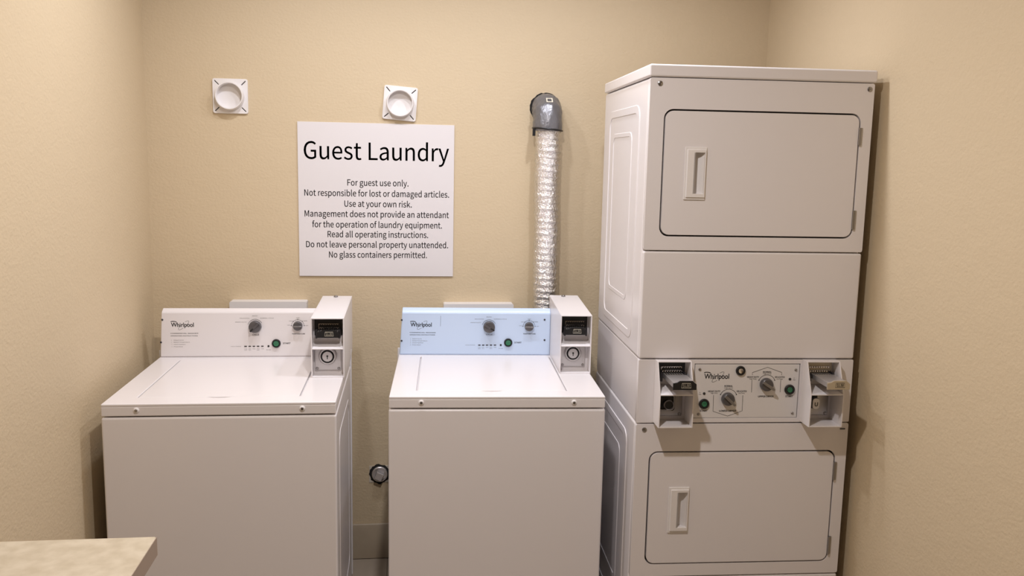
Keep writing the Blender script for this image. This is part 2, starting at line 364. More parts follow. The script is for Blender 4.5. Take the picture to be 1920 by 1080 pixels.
    ',176,760,176,539,146,760,88,760,117,760,88,541,88,103,88,322,88,30;m884/88,0,88,173,117,0,176,0,146,0,176,125,'
    '176,376,176,251,223,430,306,456,266,456,371,456,402,317,402,414,402,211,402,0,402,106,431,0,489,0,460,0,489,12'
    '5,489,376,489,251,538,430,620,456,580,456,686,456,716,317,716,414,716,211,716,0,716,106,745,0,803,0,774,0,803,'
    '110,803,329,803,219,803,460,647,532,753,532,583,532,475,433,529,491,454,494,331,532,412,532,269,532,170,443,21'
    '6,493,169,443,168,443,169,443,165,468,159,519,162,493,136,519,88,519,112,519,88,346;n583/88,0,88,173,117,0,176'
    ',0,146,0,176,125,176,376,176,251,227,429,317,456,264,456,386,456,415,317,415,414,415,211,415,0,415,106,444,0,5'
    '02,0,473,0,502,110,502,329,502,219,502,460,344,532,453,532,273,532,170,443,219,493,169,443,168,443,169,443,165'
    ',468,159,519,162,493,136,519,88,519,112,519,88,346;o579/289,-12,162,-12,416,-12,529,259,529,87,529,432,289,532'
    ',416,532,162,532,50,259,50,432,50,87/289,60,379,60,200,60,139,259,139,139,139,378,289,458,200,458,379,458,440,'
    '259,440,378,440,139;p592/88,-219,88,27,117,-219,176,-219,146,-219,176,-160,176,-43,176,-102,175,-13,173,48,174'
    ',18,220,9,316,-12,269,-12,435,-12,541,267,541,90,541,428,335,532,469,532,275,532,170,458,217,498,169,458,168,4'
    '58,169,458,165,478,159,519,162,498,136,519,88,519,112,519,88,273/302,61,388,61,267,61,176,115,222,74,176,206,1'
    '76,388,176,297,225,434,313,458,270,458,413,458,451,266,451,382,451,138;q592/416,-219,416,-157,446,-219,504,-21'
    '9,475,-219,504,27,504,519,504,273,481,519,435,519,458,519,432,502,426,470,429,486,425,470,424,470,425,470,378,'
    '510,275,532,336,532,157,532,51,259,51,427,51,86,265,-12,135,-12,325,-12,421,60,379,19,420,29,416,-34,418,-3,41'
    '6,-96/284,61,331,61,193,61,140,260,140,135,140,378,290,458,207,458,333,458,416,404,373,443,416,313,416,132,416'
    ',223,373,84;r371/88,0,88,173,117,0,176,0,146,0,176,111,176,333,176,222,210,421,306,454,263,454,328,454,356,445'
    ',339,451,362,470,372,520,367,495,356,529,317,532,340,532,260,532,170,424,206,490,169,424,168,424,169,424,165,4'
    '56,159,519,162,487,136,519,88,519,112,519,88,346;s447/223,-12,150,-12,346,-12,412,141,412,57,412,240,254,299,3'
    '30,270,196,321,142,389,142,340,142,430,239,464,173,464,285,464,356,418,321,444,370,436,398,473,384,455,359,505'
    ',238,532,302,532,124,532,59,385,59,467,59,296,210,235,137,262,267,214,329,137,329,189,329,92,226,55,295,55,164'
    ',55,73,117,118,80,59,98,31,59,45,79,79,18;t360/250,-12,140,-12,283,-12,347,7,317,-3,341,29,329,73,335,51,312,6'
    '5,270,58,289,58,210,58,190,158,190,95,190,254,190,448,190,351,237,448,331,448,284,448,331,471,331,519,331,495,'
    '284,519,190,519,237,519,190,567,190,665,190,616,166,665,117,665,142,665,114,616,108,519,111,567,81,517,26,514,'
    '53,515,26,492,26,448,26,470,52,448,103,448,77,448,103,352,103,160,103,256,103,56;u580/240,-12,130,-12,310,-12,'
    '411,81,362,25,412,81,414,81,413,81,416,54,420,0,418,27,444,0,493,0,469,0,493,173,493,519,493,346,464,519,406,5'
    '19,435,519,406,396,406,151,406,273,356,90,265,63,319,63,197,63,168,201,168,104,168,307,168,519,168,413,139,519'
    ',80,519,110,519,80,409,80,190,80,300,80,57;v498/200,0,137,173,234,0,302,0,268,0,363,173,485,519,424,346,456,51'
    '9,399,519,428,519,366,420,301,223,334,322,286,173,253,71,268,120,251,71,248,71,250,71,233,120,201,223,217,173,'
    '168,322,103,519,136,420,73,519,12,519,43,519,75,346;w766/170,0,122,173,204,0,271,0,237,0,296,93,345,278,320,18'
    '5,358,328,380,429,369,376,382,429,385,429,383,429,397,376,420,280,407,329,445,187,495,0,470,93,530,0,601,0,565'
    ',0,647,173,741,519,694,346,713,519,657,519,685,519,632,419,582,219,607,319,570,169,550,74,561,122,548,74,545,7'
    '4,547,74,533,122,509,219,521,169,482,319,428,519,455,419,399,519,343,519,371,519,316,419,262,219,289,319,249,1'
    '69,227,74,238,122,226,74,223,74,224,74,212,122,192,219,202,169,166,319,115,519,140,419,85,519,26,519,55,519,74'
    ',346;x476/14,0,71,90,45,0,106,0,75,0,129,40,176,121,152,81,194,153,228,214,210,184,230,214,233,214,231,214,253'
    ',184,289,121,272,153,315,81,366,0,340,40,398,0,461,0,429,0,404,87,290,262,347,174,343,347,448,519,395,433,418,'
    '519,357,519,387,519,336,481,293,405,315,443,277,375,247,318,263,348,246,318,243,318,244,318,225,348,192,405,20'
    '7,375,169,443,122,519,145,481,91,519,28,519,59,519,80,436,185,270,133,353,128,180;y498/96,-223,73,-223,200,-22'
    '3,290,-44,254,-145,355,144,485,519,420,331,457,519,400,519,428,519,369,423,307,231,338,327,293,184,265,84,278,'
    '132,263,84,260,84,261,84,242,133,208,231,224,185,173,327,103,519,138,423,73,519,12,519,43,519,82,345,221,-1,15'
    '1,172,217,-14,209,-40,213,-27,187,-104,93,-152,151,-152,78,-152,53,-143,63,-147,47,-166,35,-213,41,-190,52,-22'
    '0;z454/33,0,33,16,164,0,426,0,295,0,426,24,426,71,426,47,332,71,143,71,237,71,235,204,417,472,326,338,417,487,'
    '417,519,417,503,299,519,63,519,181,519,63,495,63,448,63,471,144,448,307,448,225,448,216,314,33,47,124,180,33,3'
    '1')
GLYPHS = {}
for _g in GLYPH_DATA.split(';'):
    _a = _g[1:].split('/')
    GLYPHS[_g[0]] = (int(_a[0]), [[int(v) for v in s.split(',')] for s in _a[1:]])
def curve_to_bm(cu):
    o = bpy.data.objects.new('tmp_text', cu); COL.objects.link(o)
    dg = bpy.context.evaluated_depsgraph_get()
    me = bpy.data.meshes.new_from_object(o.evaluated_get(dg))
    bpy.data.objects.remove(o); bpy.data.curves.remove(cu)
    t = bmesh.new(); t.from_mesh(me); bpy.data.meshes.remove(me)
    return t
GLYPH_CACHE = {}
def glyph_bm(ch):
    if ch not in GLYPH_CACHE:
        cu = bpy.data.curves.new('tmp_text', 'CURVE')
        for sp in GLYPHS[ch][1]:
            q = cu.splines.new('BEZIER'); n = len(sp) // 6
            q.bezier_points.add(n - 1); q.use_cyclic_u = True; q.resolution_u = 5
            for i in range(n):
                b = q.bezier_points[i]; v = sp[i * 6:i * 6 + 6]
                b.handle_left_type = b.handle_right_type = 'FREE'
                b.co = (v[0] / 1000, v[1] / 1000, 0)
                b.handle_left = (v[2] / 1000, v[3] / 1000, 0); b.handle_right = (v[4] / 1000, v[5] / 1000, 0)
        cu.dimensions = '2D'; cu.fill_mode = 'FRONT'
        GLYPH_CACHE[ch] = curve_to_bm(cu)
    return GLYPH_CACHE[ch].copy()
def text_bm(s, bold=0.0, builtin=False):
    """letters with a capital height of 0.7, lying in XY, left edge at x = 0"""
    if builtin:
        cu = bpy.data.curves.new('tmp_text', 'FONT'); cu.body = s; cu.size = 1.0
        cu.dimensions = '2D'; cu.fill_mode = 'FRONT'
        t = curve_to_bm(cu)
    else:
        t = bmesh.new(); x = 0.0
        for ch in s:
            if ch != ' ':
                g = glyph_bm(ch)
                for v in g.verts: v.co.x += x / 1000
                merge(t, g)
            x += GLYPHS[ch][0] if ch != ' ' else 214
    if bold:                                                  # heavier strokes: the outline laid down again, a hair to each side
        src = t.copy()
        for ax, az in ((-1, 0), (1, 0), (0, .8), (0, -.8), (-.7, -.6), (.7, .6), (-.7, .6), (.7, -.6)):
            c = src.copy()
            for v in c.verts: v.co += Vector((ax * bold, az * bold, 0))
            merge(t, c)
        src.free()
    return t
def put_text(bm, s, x, z, y, width=None, cap=None, align='C', bold=0.0, builtin=False, capw=0.7, mi=None, slope=0.0):
    """place one line on a panel facing -Y: x is its left / centre, z its baseline"""
    t = text_bm(s, bold, builtin)
    xs = [v.co.x for v in t.verts]; x0, x1 = min(xs), max(xs)
    if width is None: sx = cap / capw
    else: sx = width / (x1 - x0)
    sz = cap / capw if cap else sx
    w = (x1 - x0) * sx
    left = x - w / 2 if align == 'C' else (x if align == 'L' else x - w)
    for v in t.verts:
        px = (v.co.x - x0) * sx
        v.co = (left + px, y, z + v.co.y * sz + slope * px)
    for f in t.faces:
        f.normal_update()
        if f.normal.y > 0: f.normal_flip()
    merge(bm, t, mi)
def wordmark(bm, x0, x1, zb, cap, y):
    """the washer maker's wordmark with the ring sweeping round it"""
    w = x1 - x0
    put_text(bm, 'Whirlpool', x0, zb, y, width=w, cap=cap, align='L', bold=0.020, builtin=True, capw=0.68)
    cx, cz = x0 + 0.55 * w, zb + 0.36 * cap
    for a0, a1, wd in ((-75, 60, .012), (115, 250, .012)):
        ribbon(bm, arc(cx, cz, 0.30 * w, a0, a1, 20, 0.085 * w, 41), wd * w, y)
    ribbon(bm, arc(x0 + .12 * w, zb + cap * 1.14, .13 * w, 178, 15, 10, .035 * w, -4), .034 * w, y)

# ================================================================== the room
LW, RW, FRONT = -0.9396, 1.4393, -6.2
structure('wall_back', box(B(), LW - .12, RW + .12, 0, .12, 0, CEIL), 'wall', smooth=False)
structure('wall_left', box(B(), LW - .12, LW, FRONT, 0, 0, CEIL), 'wall', smooth=False)
structure('wall_right', box(B(), RW, RW + .12, FRONT, 0, 0, CEIL), 'wall', smooth=False)
structure('wall_front', box(B(), LW - .12, RW + .12, FRONT - .12, FRONT, 0, CEIL), 'wall', smooth=False)
structure('ceiling', box(B(), LW - .12, RW + .12, FRONT - .12, .12, CEIL, CEIL + .1), 'ceiling', smooth=False)
bm = B()                                                   # floor tiles over a grout bed
box(bm, LW - .12, RW + .12, FRONT - .12, .12, -.08, -.003)
for f in bm.faces: f.material_index = 1
T = .305; x = -0.0565 - 4 * T
while x < RW:
    y = -.0105
    while y > FRONT:
        a, b = max(x + .002, LW), min(x + T - .002, RW); c, d = max(y - T + .002, FRONT), y - .002
        if b - a > .01 and d - c > .01: box(bm, a, b, c, d, -.006, 0)
        y -= T
    x += T
structure('floor', bm, ['tile', 'grout'], smooth=False)
def base_profile(): return [(0, 0), (.010, 0), (.010, .142), (.006, .148), (0, .148)]
def baseboard(name, a, b, side):
    bm = B()
    if side == 'back':
        x = a
        while x < b:
            prism(bm, [(-p, q) for p, q in base_profile()], [], 'YZ', x + .001, min(x + .305, b) - .001); x += .305
    else:
        s = 1 if side == 'left' else -1; x0 = LW if side == 'left' else RW; y = a
        while y > b:
            prism(bm, [(x0 + s * p, q) for p, q in base_profile()], [], 'XZ', y - .001, max(y - .305, b) + .001); y -= .305
    structure(name, bm, 'basetile', bevel=.0015)
baseboard('baseboard_back', LW, RW, 'back')
baseboard('baseboard_left', -.011, FRONT, 'left')
baseboard('baseboard_right', -.011, FRONT, 'right')

# round ceiling lamps that light the room
def ceiling_lamp(cx, cy, label):
    t = thing('ceiling_lamp', label, 'lamp', (cx, cy, CEIL), 0, 'round ceiling lamps')
    part('rim', lathe(B(), [(.058, -.001), (.085, -.001), (.085, -.008), (.060, -.022), (.058, -.020), (.058, -.001)], (0, 0, 0), 'Z', 32), 'whitedark', t)
    part('lens', lathe(B(), [(.058, -.0015), (.058, -.004), (0, -.004)], (0, 0, 0), 'Z', 32), 'tube', t)
for (lx, ly, lp, lb, lc), where in zip(LAMPS, ('nearest the left wall', 'in the middle of the row by the back wall', 'nearest the dryers', 'out in the middle of the room')):
    ceiling_lamp(lx, ly, 'round white ceiling lamp ' + where)

# ================================================================== coin boxes (a part of every machine)
def coin_works(p, a, b, z_top, z_mid, z_bot, vb, vs, style):
    """coin slide in the upper bay and lock in the lower bay of a coin box.
    a, b inner sides; vb back of the bays; vs front of the slide's price plate"""
    dark = style != 'beige'
    w = b - a; h = z_top - z_mid; cx = (a + b) / 2
    plate_mat = 'beige' if style == 'beige' else 'black'
    part('slot_plate', box(B(), a + .004, b - .006, vb - .004, vb, z_mid + .30 * h, z_top - .004), plate_mat, p, bevel=.001)
    bm = B()                                                # two rows of little pins above the coin slots
    for r, zz in enumerate((z_mid + .74 * h, z_mid + .60 * h)):
        for i in range(9):
            x = a + .20 * w + i * w * .60 / 8
            box(bm, x - .0014, x + .0014, vb - .012 - .006 * r, vb - .003, zz - .002, zz + .002)
        box(bm, a + .17 * w, a + .83 * w, vb - .0055, vb - .0030, zz - .0010, zz + .0010)
    box(bm, a + .17 * w, a + .19 * w, vb - .0055, vb - .0030, z_mid + .60 * h, z_mid + .74 * h)
    part('slot_comb', bm, 'chrome', p)
    for g0, g1 in ((a + .10 * w, a + .16 * w), (b - .16 * w, b - .10 * w)):   # guides the slide runs between
        part('slide_guide', box(B(), g0, g1, vb - .036, vb - .003, z_mid + .25 * h, z_mid + .58 * h), 'darksteel', p, bevel=.0012)
    s0, s1 = a + .17 * w + (0 if style == 'washer' else .006), b - .17 * w + (0 if style == 'washer' else .006)                        # sliding tongue with its row of coin slots
    zt = z_mid + .52 * h
    bm = B(); box(bm, s0, s1, vs + .003, vb - .002, zt - .016, zt)
    n0 = len(bm.faces)
    for i in range(8):
        x = s0 + (s1 - s0) * (i + .75) / 8.5
        box(bm, x - .0016, x + .0016, vb - .034, vb - .006, zt - .001, zt + .0008)
    bm.faces.ensure_lookup_table()
    for f in bm.faces[n0:]: f.material_index = 1
    part('coin_slide', bm, ['zinc', 'black'], p, bevel=.0012)
    px0, px1 = s0 - .002, s1 + .003
    bm = B()
    prism(bm, [(px0, zt - .021), (px1, zt - .021), (px1, zt - .004), (px1 - .006, zt + .001), (px1 - .012, zt + .006),
               (px0 + .020, zt + .006), (px0 + .012, zt + .001), (px0, zt - .001)], [], 'XZ', vs, vs + .005)
    part('price_plate', bm, 'black' if dark else 'beige', p, bevel=.0008,
         label='black price plate' if dark else 'beige price plate')
    bm = B(); c = (px0 + px1) / 2 + .004; zc = zt - .0075
    hw = .0145; hh = .0068
    ring = [(c - hw, zc - hh), (c + hw, zc - hh), (c + hw - .002, zc + hh), (c - hw + .002, zc + hh)]
    ribbon(bm, ring, .0013, vs - .0005, True)
    put_text(bm, '$1.50', c, zc - .0038, vs - .0005, width=.021, cap=.0078, bold=.022)
    part('price_lettering', bm, 'sticker' if dark else 'ink', p, smooth=False)
    # lower bay
    zl0, zl1 = z_bot + .012, z_mid - .006
    part('lock_plate', box(B(), a + .004, b - .010, vb - .006, vb, zl0, zl1), 'zinc' if style == 'washer' else 'steel', p, bevel=.002)
    lx, lz = (a + b) / 2 - .004, (zl0 + zl1) / 2 + (.006 if style == 'washer' else .002)
    y = vb - .006
    if style == 'washer':
        part('lock', lathe(B(), [(.030, 0), (.030, .006), (.026, .010), (.023, .010), (.022, .003), (.018, .003), (.0175, .012),
                                 (.0165, .013), (0, .013)], (lx, y, lz)), 'zinc', p)
        part('lock_recess', lathe(B(), [(.0225, .0035), (.018, .0035)], (lx, y - .0006, lz)), 'black', p)
        bm = B(); prism(bm, circ(lx, lz + .002, .0032, 14), [], 'XZ', y - .0138, y - .012)
        box(bm, lx - .0014, lx + .0014, y - .0138, y - .012, lz - .008, lz + .001)
        part('keyhole', bm, 'black', p)
    elif style == 'dark':
        bm = B(); prism(bm, rrect(lx - .040, lx + .019, lz - .030, lz + .036, .008), [], 'XZ', y - .003, y)
        part('lock_recess', bm, 'black', p)
        bm = B(); prism(bm, rrect(lx - .036, lx + .016, lz - .027, lz + .026, .012), [rrect(lx - .0335, lx + .0135, lz - .0245, lz + .0235, .010)], 'XZ', y - .010, y)
        part('lock_rim', bm, 'zinc', p, bevel=.001)
        part('lock', lathe(B(), [(.0155, 0), (.0155, .012), (.0128, .014), (.0120, .010), (0, .010)], (lx - .003, y - .003, lz - .008)), 'steel', p)
        part('keyhole', lathe(B(), [(.0118, 0), (.0118, .0012), (0, .0014)], (lx - .003, y - .0132, lz - .008)), 'black', p)
    else:
        bm = B(); prism(bm, rrect(lx - .042, lx + .006, lz - .024, lz + .030, .004), [], 'XZ', y - .003, y)
        part('lock_recess', bm, 'black', p)
        bm = B(); prism(bm, rrect(lx - .014, lx + .010, lz - .024, lz + .012, .010), [], 'XZ', y - .016, y - .003)
        part('lock', bm, 'zinc', p, bevel=.002)
        bm = B(); ribbon(bm, [(lx - .006, lz - .001)] + arc(lx - .002, lz - .009, .004, 180, 360, 10) + [(lx + .002, lz - .001)], .0026, y - .0165)
        part('keyhole', bm, 'black', p, smooth=False)
    for sx in ((a + .012, b - .018) if style == 'washer' else (b - .018,)):
        part('screw', lathe(B(), [(.0048, 0), (.0048, .0015), (.003, .0035), (.0012, .0035), (.001, .002), (0, .002)], (sx, y, zl0 + .006), n=16), 'steel', p)

def coin_box(root, u0, u1, zb, zm, zt, prof, vb, vback, style, top_back=None):
    """prof: front edge of the side walls as (v, z) from bottom to top"""
    t = .0035
    side = prof + [(vback, top_back if top_back else prof[-1][1]), (vback, zb)]
    bm = B()
    prism(bm, side, [], 'YZ', u0, u0 + t); prism(bm, side, [], 'YZ', u1 - t, u1)
    vt, zt2 = prof[-1]; ztb = top_back if top_back else zt2
    prism(bm, [(vt, zt2 - t), (vt, zt2), (vback, ztb), (vback, ztb - t)], [], 'YZ', u0 + t, u1 - t)        # lid
    vm = min(v for v, z in prof)
    box(bm, u0 + t, u1 - t, vm, vb, zb, zb + t)                                                           # bottom
    prism(bm, [(vm, zm), (vm, zm + t), (vb, zm + t + .012), (vb, zm + .008)], [], 'YZ', u0 + t, u1 - t)     # shelf
    box(bm, u0 + t, u1 - t, vb, vb + t, zb, zt2 - t)                                                      # back of the bays
    p = part('coin_box', bm, 'white', root, bevel=.0008)
    return p

# ================================================================== washers
W = .683
def screw(root, x, v, z, r=.008, m='steel', up=False):
    pr = [(r, 0), (r, .002), (r * .7, r * .45), (r * .3, r * .5), (r * .25, r * .25), (0, r * .25)]
    return part('screw', lathe(B(), pr, (x, v, z), 'Y', 18), m, root)
def washer(label, x, y, rz, blue, dial_angle, du, ds, box_du, box_top, box_back):
    root = thing('washing_machine', label, 'washing machine', (x, y, 0), rz, 'coin-operated top-load washers')
    D = .607 + ds
    bm = B(); box(bm, 0, W, 0, D, .012, .8475)
    body = part('cabinet', bm, 'white', root, bevel=.007, seg=3)
    for sx, s in ((0, -1), (W, 1)):                          # shallow pressed panel in each cabinet side
        bm = B()
        prism(bm, rrect(.10, .53, .12, .76, .05), [rrect(.118, .512, .138, .742, .04)], 'YZ', sx - .003 * s, sx + .0016 * s)
        part('side_rib', bm, 'white', root, bevel=.0015)
    for fx in (.06, W - .06):
        for fy in (.06, D - .06):
            part('foot', lathe(B(), [(.022, 0), (.022, .010), (.016, .014), (0, .014)], (fx, fy, 0), 'Z', 16), 'black', root)
    # deck with a well for the lid
    lx0, lx1, lv0, lv1 = .0835, .5690, .0715, .563 + ds * .4
    hole = [(lx0, lv0), ((lx0 + lx1) / 2 - .036, lv0)] + [((lx0 + lx1) / 2 + .036 * s, lv0 - .011 * math.cos(s * math.pi / 2)) for s in
            [-.72, -.4, 0, .4, .72]] + [((lx0 + lx1) / 2 + .036, lv0), (lx1, lv0), (lx1, lv1), (lx0, lv1)]
    bm = B(); prism(bm, rect(.0015, W - .0015, .0005, D), [hole], 'XY', .880, .889)
    prism(bm, rect(.0015, W - .0015, .0005, D), [], 'XY', .8515, .8805)
    bmesh.ops.remove_doubles(bm, verts=list(bm.verts), dist=1e-6)
    part('top_deck', bm, 'white', root, bevel=.003, seg=3)
    bm = B(); box(bm, lx0 + .0042, lx1 - .0042, lv0 + .0008, lv1 - .0008, .8815, .8893)
    part('lid', bm, 'white', root, bevel=.002)
    for sx in (.1015, .582): screw(root, sx, .0005, .8695, .0085, 'plastic')
    for sx in (.1015, .582): part('screw_core', lathe(B(), [(.0045, 0), (.004, .0015), (0, .0015)], (sx, -.0035, .8695), n=14), 'steel', root)
    # cabinet back, standing a little proud of the deck
    bm = B(); box(bm, -.004, W + .004, D - .004, D + .003, .02, .912); part('back_panel', bm, 'whitedark', root, bevel=.002)
    # control console
    c0, c1 = .004, .5735
    edge = 1.0535 if blue else 1.0575
    bm = B(); prism(bm, [(v_ + ds, z_) for v_, z_ in ((.587, .8885), (.588, edge - .004), (.5905, edge), (.606, 1.0665), (.611, 1.0665), (.611, .8885))], [], 'YZ', c0, c1)
    for v in bm.verts:
        if v.co.x < .1: v.co.x += .010 * (v.co.z - .889) / .17
    part('console', bm, 'blue' if blue else 'white', root, bevel=.003, seg=3)
    bm = B(); prism(bm, [(c0 + .0025, .893), (c1 - .0025, .893), (c1 - .0025, edge - .0045), (c0 + .011, edge - .0045)], [], 'XZ', .5845 + ds, .588 + ds)
    cp = part('control_panel', bm, 'blue' if blue else 'white', root, bevel=.001, label='pale blue control panel' if blue else None)
    V = .5843 + ds; VP = .5845 + ds
    def q(px, py):
        z = 1.08346 - .00032064 * py + .0000016 * px
        if not blue: z = .905 + (z - .905) * 1.045
        return (-.0165 + .00031465 * px + .0000045 * py + du * (.4 + .6 * px / 1600), z)
    def ink(name, b): part(name, b, 'ink', cp, smooth=False)
    S = .000318
    bm = B(); a = q(190, 268); e = q(442, 268)
    wordmark(bm, a[0], e[0], a[1], .0150, V)
    if blue: ribbon(bm, [q(549, 140), q(546, 265)], .0008, V)
    ink('brand_lettering', bm); bm = B()
    for s, px0, px1, py, cp_h, bo in (('COMMERCIAL WASHER', 180, 485, 345, 10, .02), ('OPERATING INSTRUCTIONS', 180, 478, 372, 10, .02)):
        x0, z0 = q(px0, py); put_text(bm, s, x0, z0, V, width=(px1 - px0) * S, cap=cp_h * S, align='L', bold=bo)
    for n, (s, py, w_) in enumerate((('Select Cycle', 419, 110), ('Select Temperature', 442, 176), ('Insert Payment', 466, 128), ('Press Start', 491, 98))):
        x0, z0 = q(184, py); put_text(bm, str(n + 1), x0, z0, V, cap=9 * S, align='L')
        x0, z0 = q(210, py); put_text(bm, s, x0, z0, V, width=w_ * S, cap=9 * S, align='L')
    ink('instruction_lettering', bm)
    cyc, tmp, sta, beg = B(), B(), B(), B()
    for s, px, py, w_ in (('WHITES', 1125, 158, 60), ('DELICATES', 1010, 183, 105), ('HEAVY DUTY', 968, 225, 125),
                          ('NORMAL CYCLE', 1262, 183, 150), ('WARM', 1610, 183, 36), ('COOL', 1528, 217, 36),
                          ('HOT', 1712, 269, 32), ('WARM', 1694, 216, 40), ('COLD', 1505, 262, 34)):
        x0, z0 = q(px, py); put_text(cyc if px < 1400 else tmp, s, x0, z0, V, width=w_ * S, cap=9 * S)
    for s, px, py, w_, h_ in (('CYCLE', 1130, 370, 76, 16), ('TEMPERATURE', 1612, 362, 152, 13), ('START', 1475, 469, 88, 18)):
        x0, z0 = q(px, py); put_text({'C': cyc, 'T': tmp, 'S': beg}[s[0]], s, x0, z0, V, width=w_ * S, cap=h_ * S, bold=.025)
    x0, z0 = q(900, 494); put_text(sta, 'CYCLE STATUS', x0, z0, V, width=115 * S, cap=8 * S)
    for px, s1, s2 in ((1010, 'LID', 'LOCK'), (1055, 'WASH', 'COLD'), (1103, 'RINSE', ''), (1150, 'SPIN', 'DRY'), (1198, 'STAIN', '')):
        x0, z0 = q(px, 523); put_text(sta, s1, x0, z0, V, width=32 * S, cap=7 * S)
        if s2: x0, z0 = q(px, 537); put_text(sta, s2, x0, z0, V, width=30 * S, cap=7 * S)
    x0, z0 = q(1268, 535); put_text(sta, 'IN USE', x0, z0, V, width=50 * S, cap=8 * S)
    ribbon(cyc, arc(*q(1127, 270), .0265, 28, 165, 24), .0012, V)
    ribbon(tmp, arc(*q(1608, 265), .0225, -5, 185, 24), .0010, V)
    for k in range(5):
        ca, sa = math.cos(math.radians(45 * k)), math.sin(math.radians(45 * k)); cx, cz = q(1608, 265)
        ribbon(tmp, [(cx + .021 * ca, cz + .021 * sa), (cx + .0255 * ca, cz + .0255 * sa)], .0016, V)
    ink('cycle_dial_markings', cyc); ink('temperature_dial_markings', tmp); ink('status_lettering', sta); ink('start_lettering', beg)
    # knobs and button
    def dial(name, px, py, r, h, ang):
        cx, cz = q(px, py)
        bm = B(); lathe(bm, [(r * 1.02, 0), (r, h * .5), (r * .94, h), (r * .86, h * 1.05), (0, h * 1.05)], (cx, VP, cz), 'Y', 36)
        t = B(); y = VP - h * 1.05
        box(t, -r * .97, r * .97, -.005, 0, -r * .17, r * .17)
        n0 = 6; box(t, r * .25, r * .98, -.0056, -.0001, -r * .13, r * .13)
        R = Matrix.Rotation(math.radians(-ang), 4, 'Y')
        t.faces.ensure_lookup_table()
        for f in t.faces: f.material_index = 1
        for f in t.faces[6:]: f.material_index = 2
        for v in t.verts: v.co = R @ v.co + Vector((cx, y, cz))
        merge(bm, t)
        part(name, bm, ['grey', 'greylight' if name == 'temperature_dial' else 'grey', 'greylight' if name == 'temperature_dial' else 'black'], cp, bevel=.0008)
    dial('cycle_dial', 1127, 270, .0222, .018, dial_angle)
    dial('temperature_dial', 1608, 265, .0170, .015, 0)
    cx, cz = q(1357, 460)
    bm = B(); lathe(bm, [(.0160, 0), (.0160, .004), (.0145, .0065), (.0118, .0065), (.0112, .002), (0, .002)], (cx, VP, cz))
    n0 = len(bm.faces); lathe(bm, [(.0108, .002), (.0108, .0045), (.0098, .006), (.0055, .0052), (0, .0048)], (cx, VP, cz))
    bm.faces.ensure_lookup_table()
    for f in bm.faces[n0:]: f.material_index = 1
    part('start_button', bm, ['black', 'green'], cp, label='black-ringed green start button')
    for px in (1010, 1057, 1103, 1150, 1198):
        cx, cz = q(px, 490); part('indicator_light', box(B(), cx - .0044, cx + .0044, VP - .0013, VP + .0001, cz - .0016, cz + .0016), 'black', cp)
    cx, cz = q(1268, 490); part('indicator_light', lathe(B(), [(.0036, 0), (.0036, .0012), (0, .0016)], (cx, VP, cz), n=16), 'black', cp)
    for px, py in ((88, 190), (83, 437), (1795, 185), (1797, 430)):
        cx, cz = q(px, py)
        if not blue: cx += .003 if py < 300 else -.004
        part('screw', lathe(B(), [(.0036, 0), (.0036, .0012), (.002, .0024), (0, .0024)], (cx, VP, cz), n=14), 'darksteel', cp)
    # coin box on the right end of the deck
    u0, u1 = .5765 + box_du, .6855 + box_du
    vb, zb_ = box_back
    p = coin_box(root, u0, u1, .889, .985, box_top, [(.296, .889), (.296, box_top)], .345, vb, 'washer', top_back=zb_)
    coin_works(p, u0 + .0035, u1 - .0035, box_top - .0035, .997, .893, .345, .303, 'washer')
    k = (vb - .025 - .296) / (vb - .296)
    bm = B(); lathe(bm, [(.008, -.002), (.008, .003), (.005, .006), (0, .006)], ((u0 + u1) / 2 - .004, vb - .025, box_top + (zb_ - box_top) * k), 'Z', 16)
    part('lid_lock', bm, 'steel', p)
    return root
washer('white coin washer with a plain white control panel, nearest the left wall', -.87944, -.80961, -.00957, False, 225, .004, .030, 0, 1.0915, (.71, 1.1015))
washer('white coin washer with a pale blue control panel, beside the stacked dryers', -.04095, -.76555, -.04842, True, -30, .0005, 0, -.0035, 1.0955, (.645, 1.112))

# ================================================================== stacked dryers
DR = thing('stacked_dryer', 'tall white stacked pair of coin dryers beside the right wall', 'dryer', (.71829, -.88473, 0), -.0393)
DW, DD = .683, .693
part('lower_cabinet', box(B(), 0, DW, .018, DD, .02, .8255), 'white', DR, bevel=.010, seg=3)
part('middle_cabinet', box(B(), .0025, DW - .0025, .016, DD - .002, .8255, 1.0275), 'white', DR, bevel=.004)
part('upper_cabinet', box(B(), 0, DW, .018, DD, 1.0275, 1.871), 'white', DR, bevel=.010, seg=3)
bm = B(); box(bm, -.004, DW + .004, -.006, DD, 1.8725, 1.909)
part('top_cover', bm, 'white', DR, bevel=.006, seg=3)
part('base', box(B(), .02, DW - .02, .03, DD - .02, 0, .022), 'black', DR)
for zz0, zz1 in ((1.065, 1.80), (.09, .765)):                # pressed panels in the left and right sides
    for sx, s in ((0, -1), (DW, 1)):
        bm = B(); prism(bm, rrect(.115, .60, zz0, zz1, .045), [rrect(.140, .575, zz0 + .025, zz1 - .025, .035)], 'YZ', sx - .003 * s, sx + .0022 * s)
        part('side_rib', bm, 'white', DR, bevel=.002, seg=3)
        bm = B(); prism(bm, rrect(.215, .52, zz0 + .11, zz1 - .08, .03), [rrect(.229, .506, zz0 + .124, zz1 - .094, .025)], 'YZ', sx - .003 * s, sx + .0016 * s)
        part('side_rib', bm, 'white', DR, bevel=.0015, seg=3)
DL, DRR = .0455, .6468
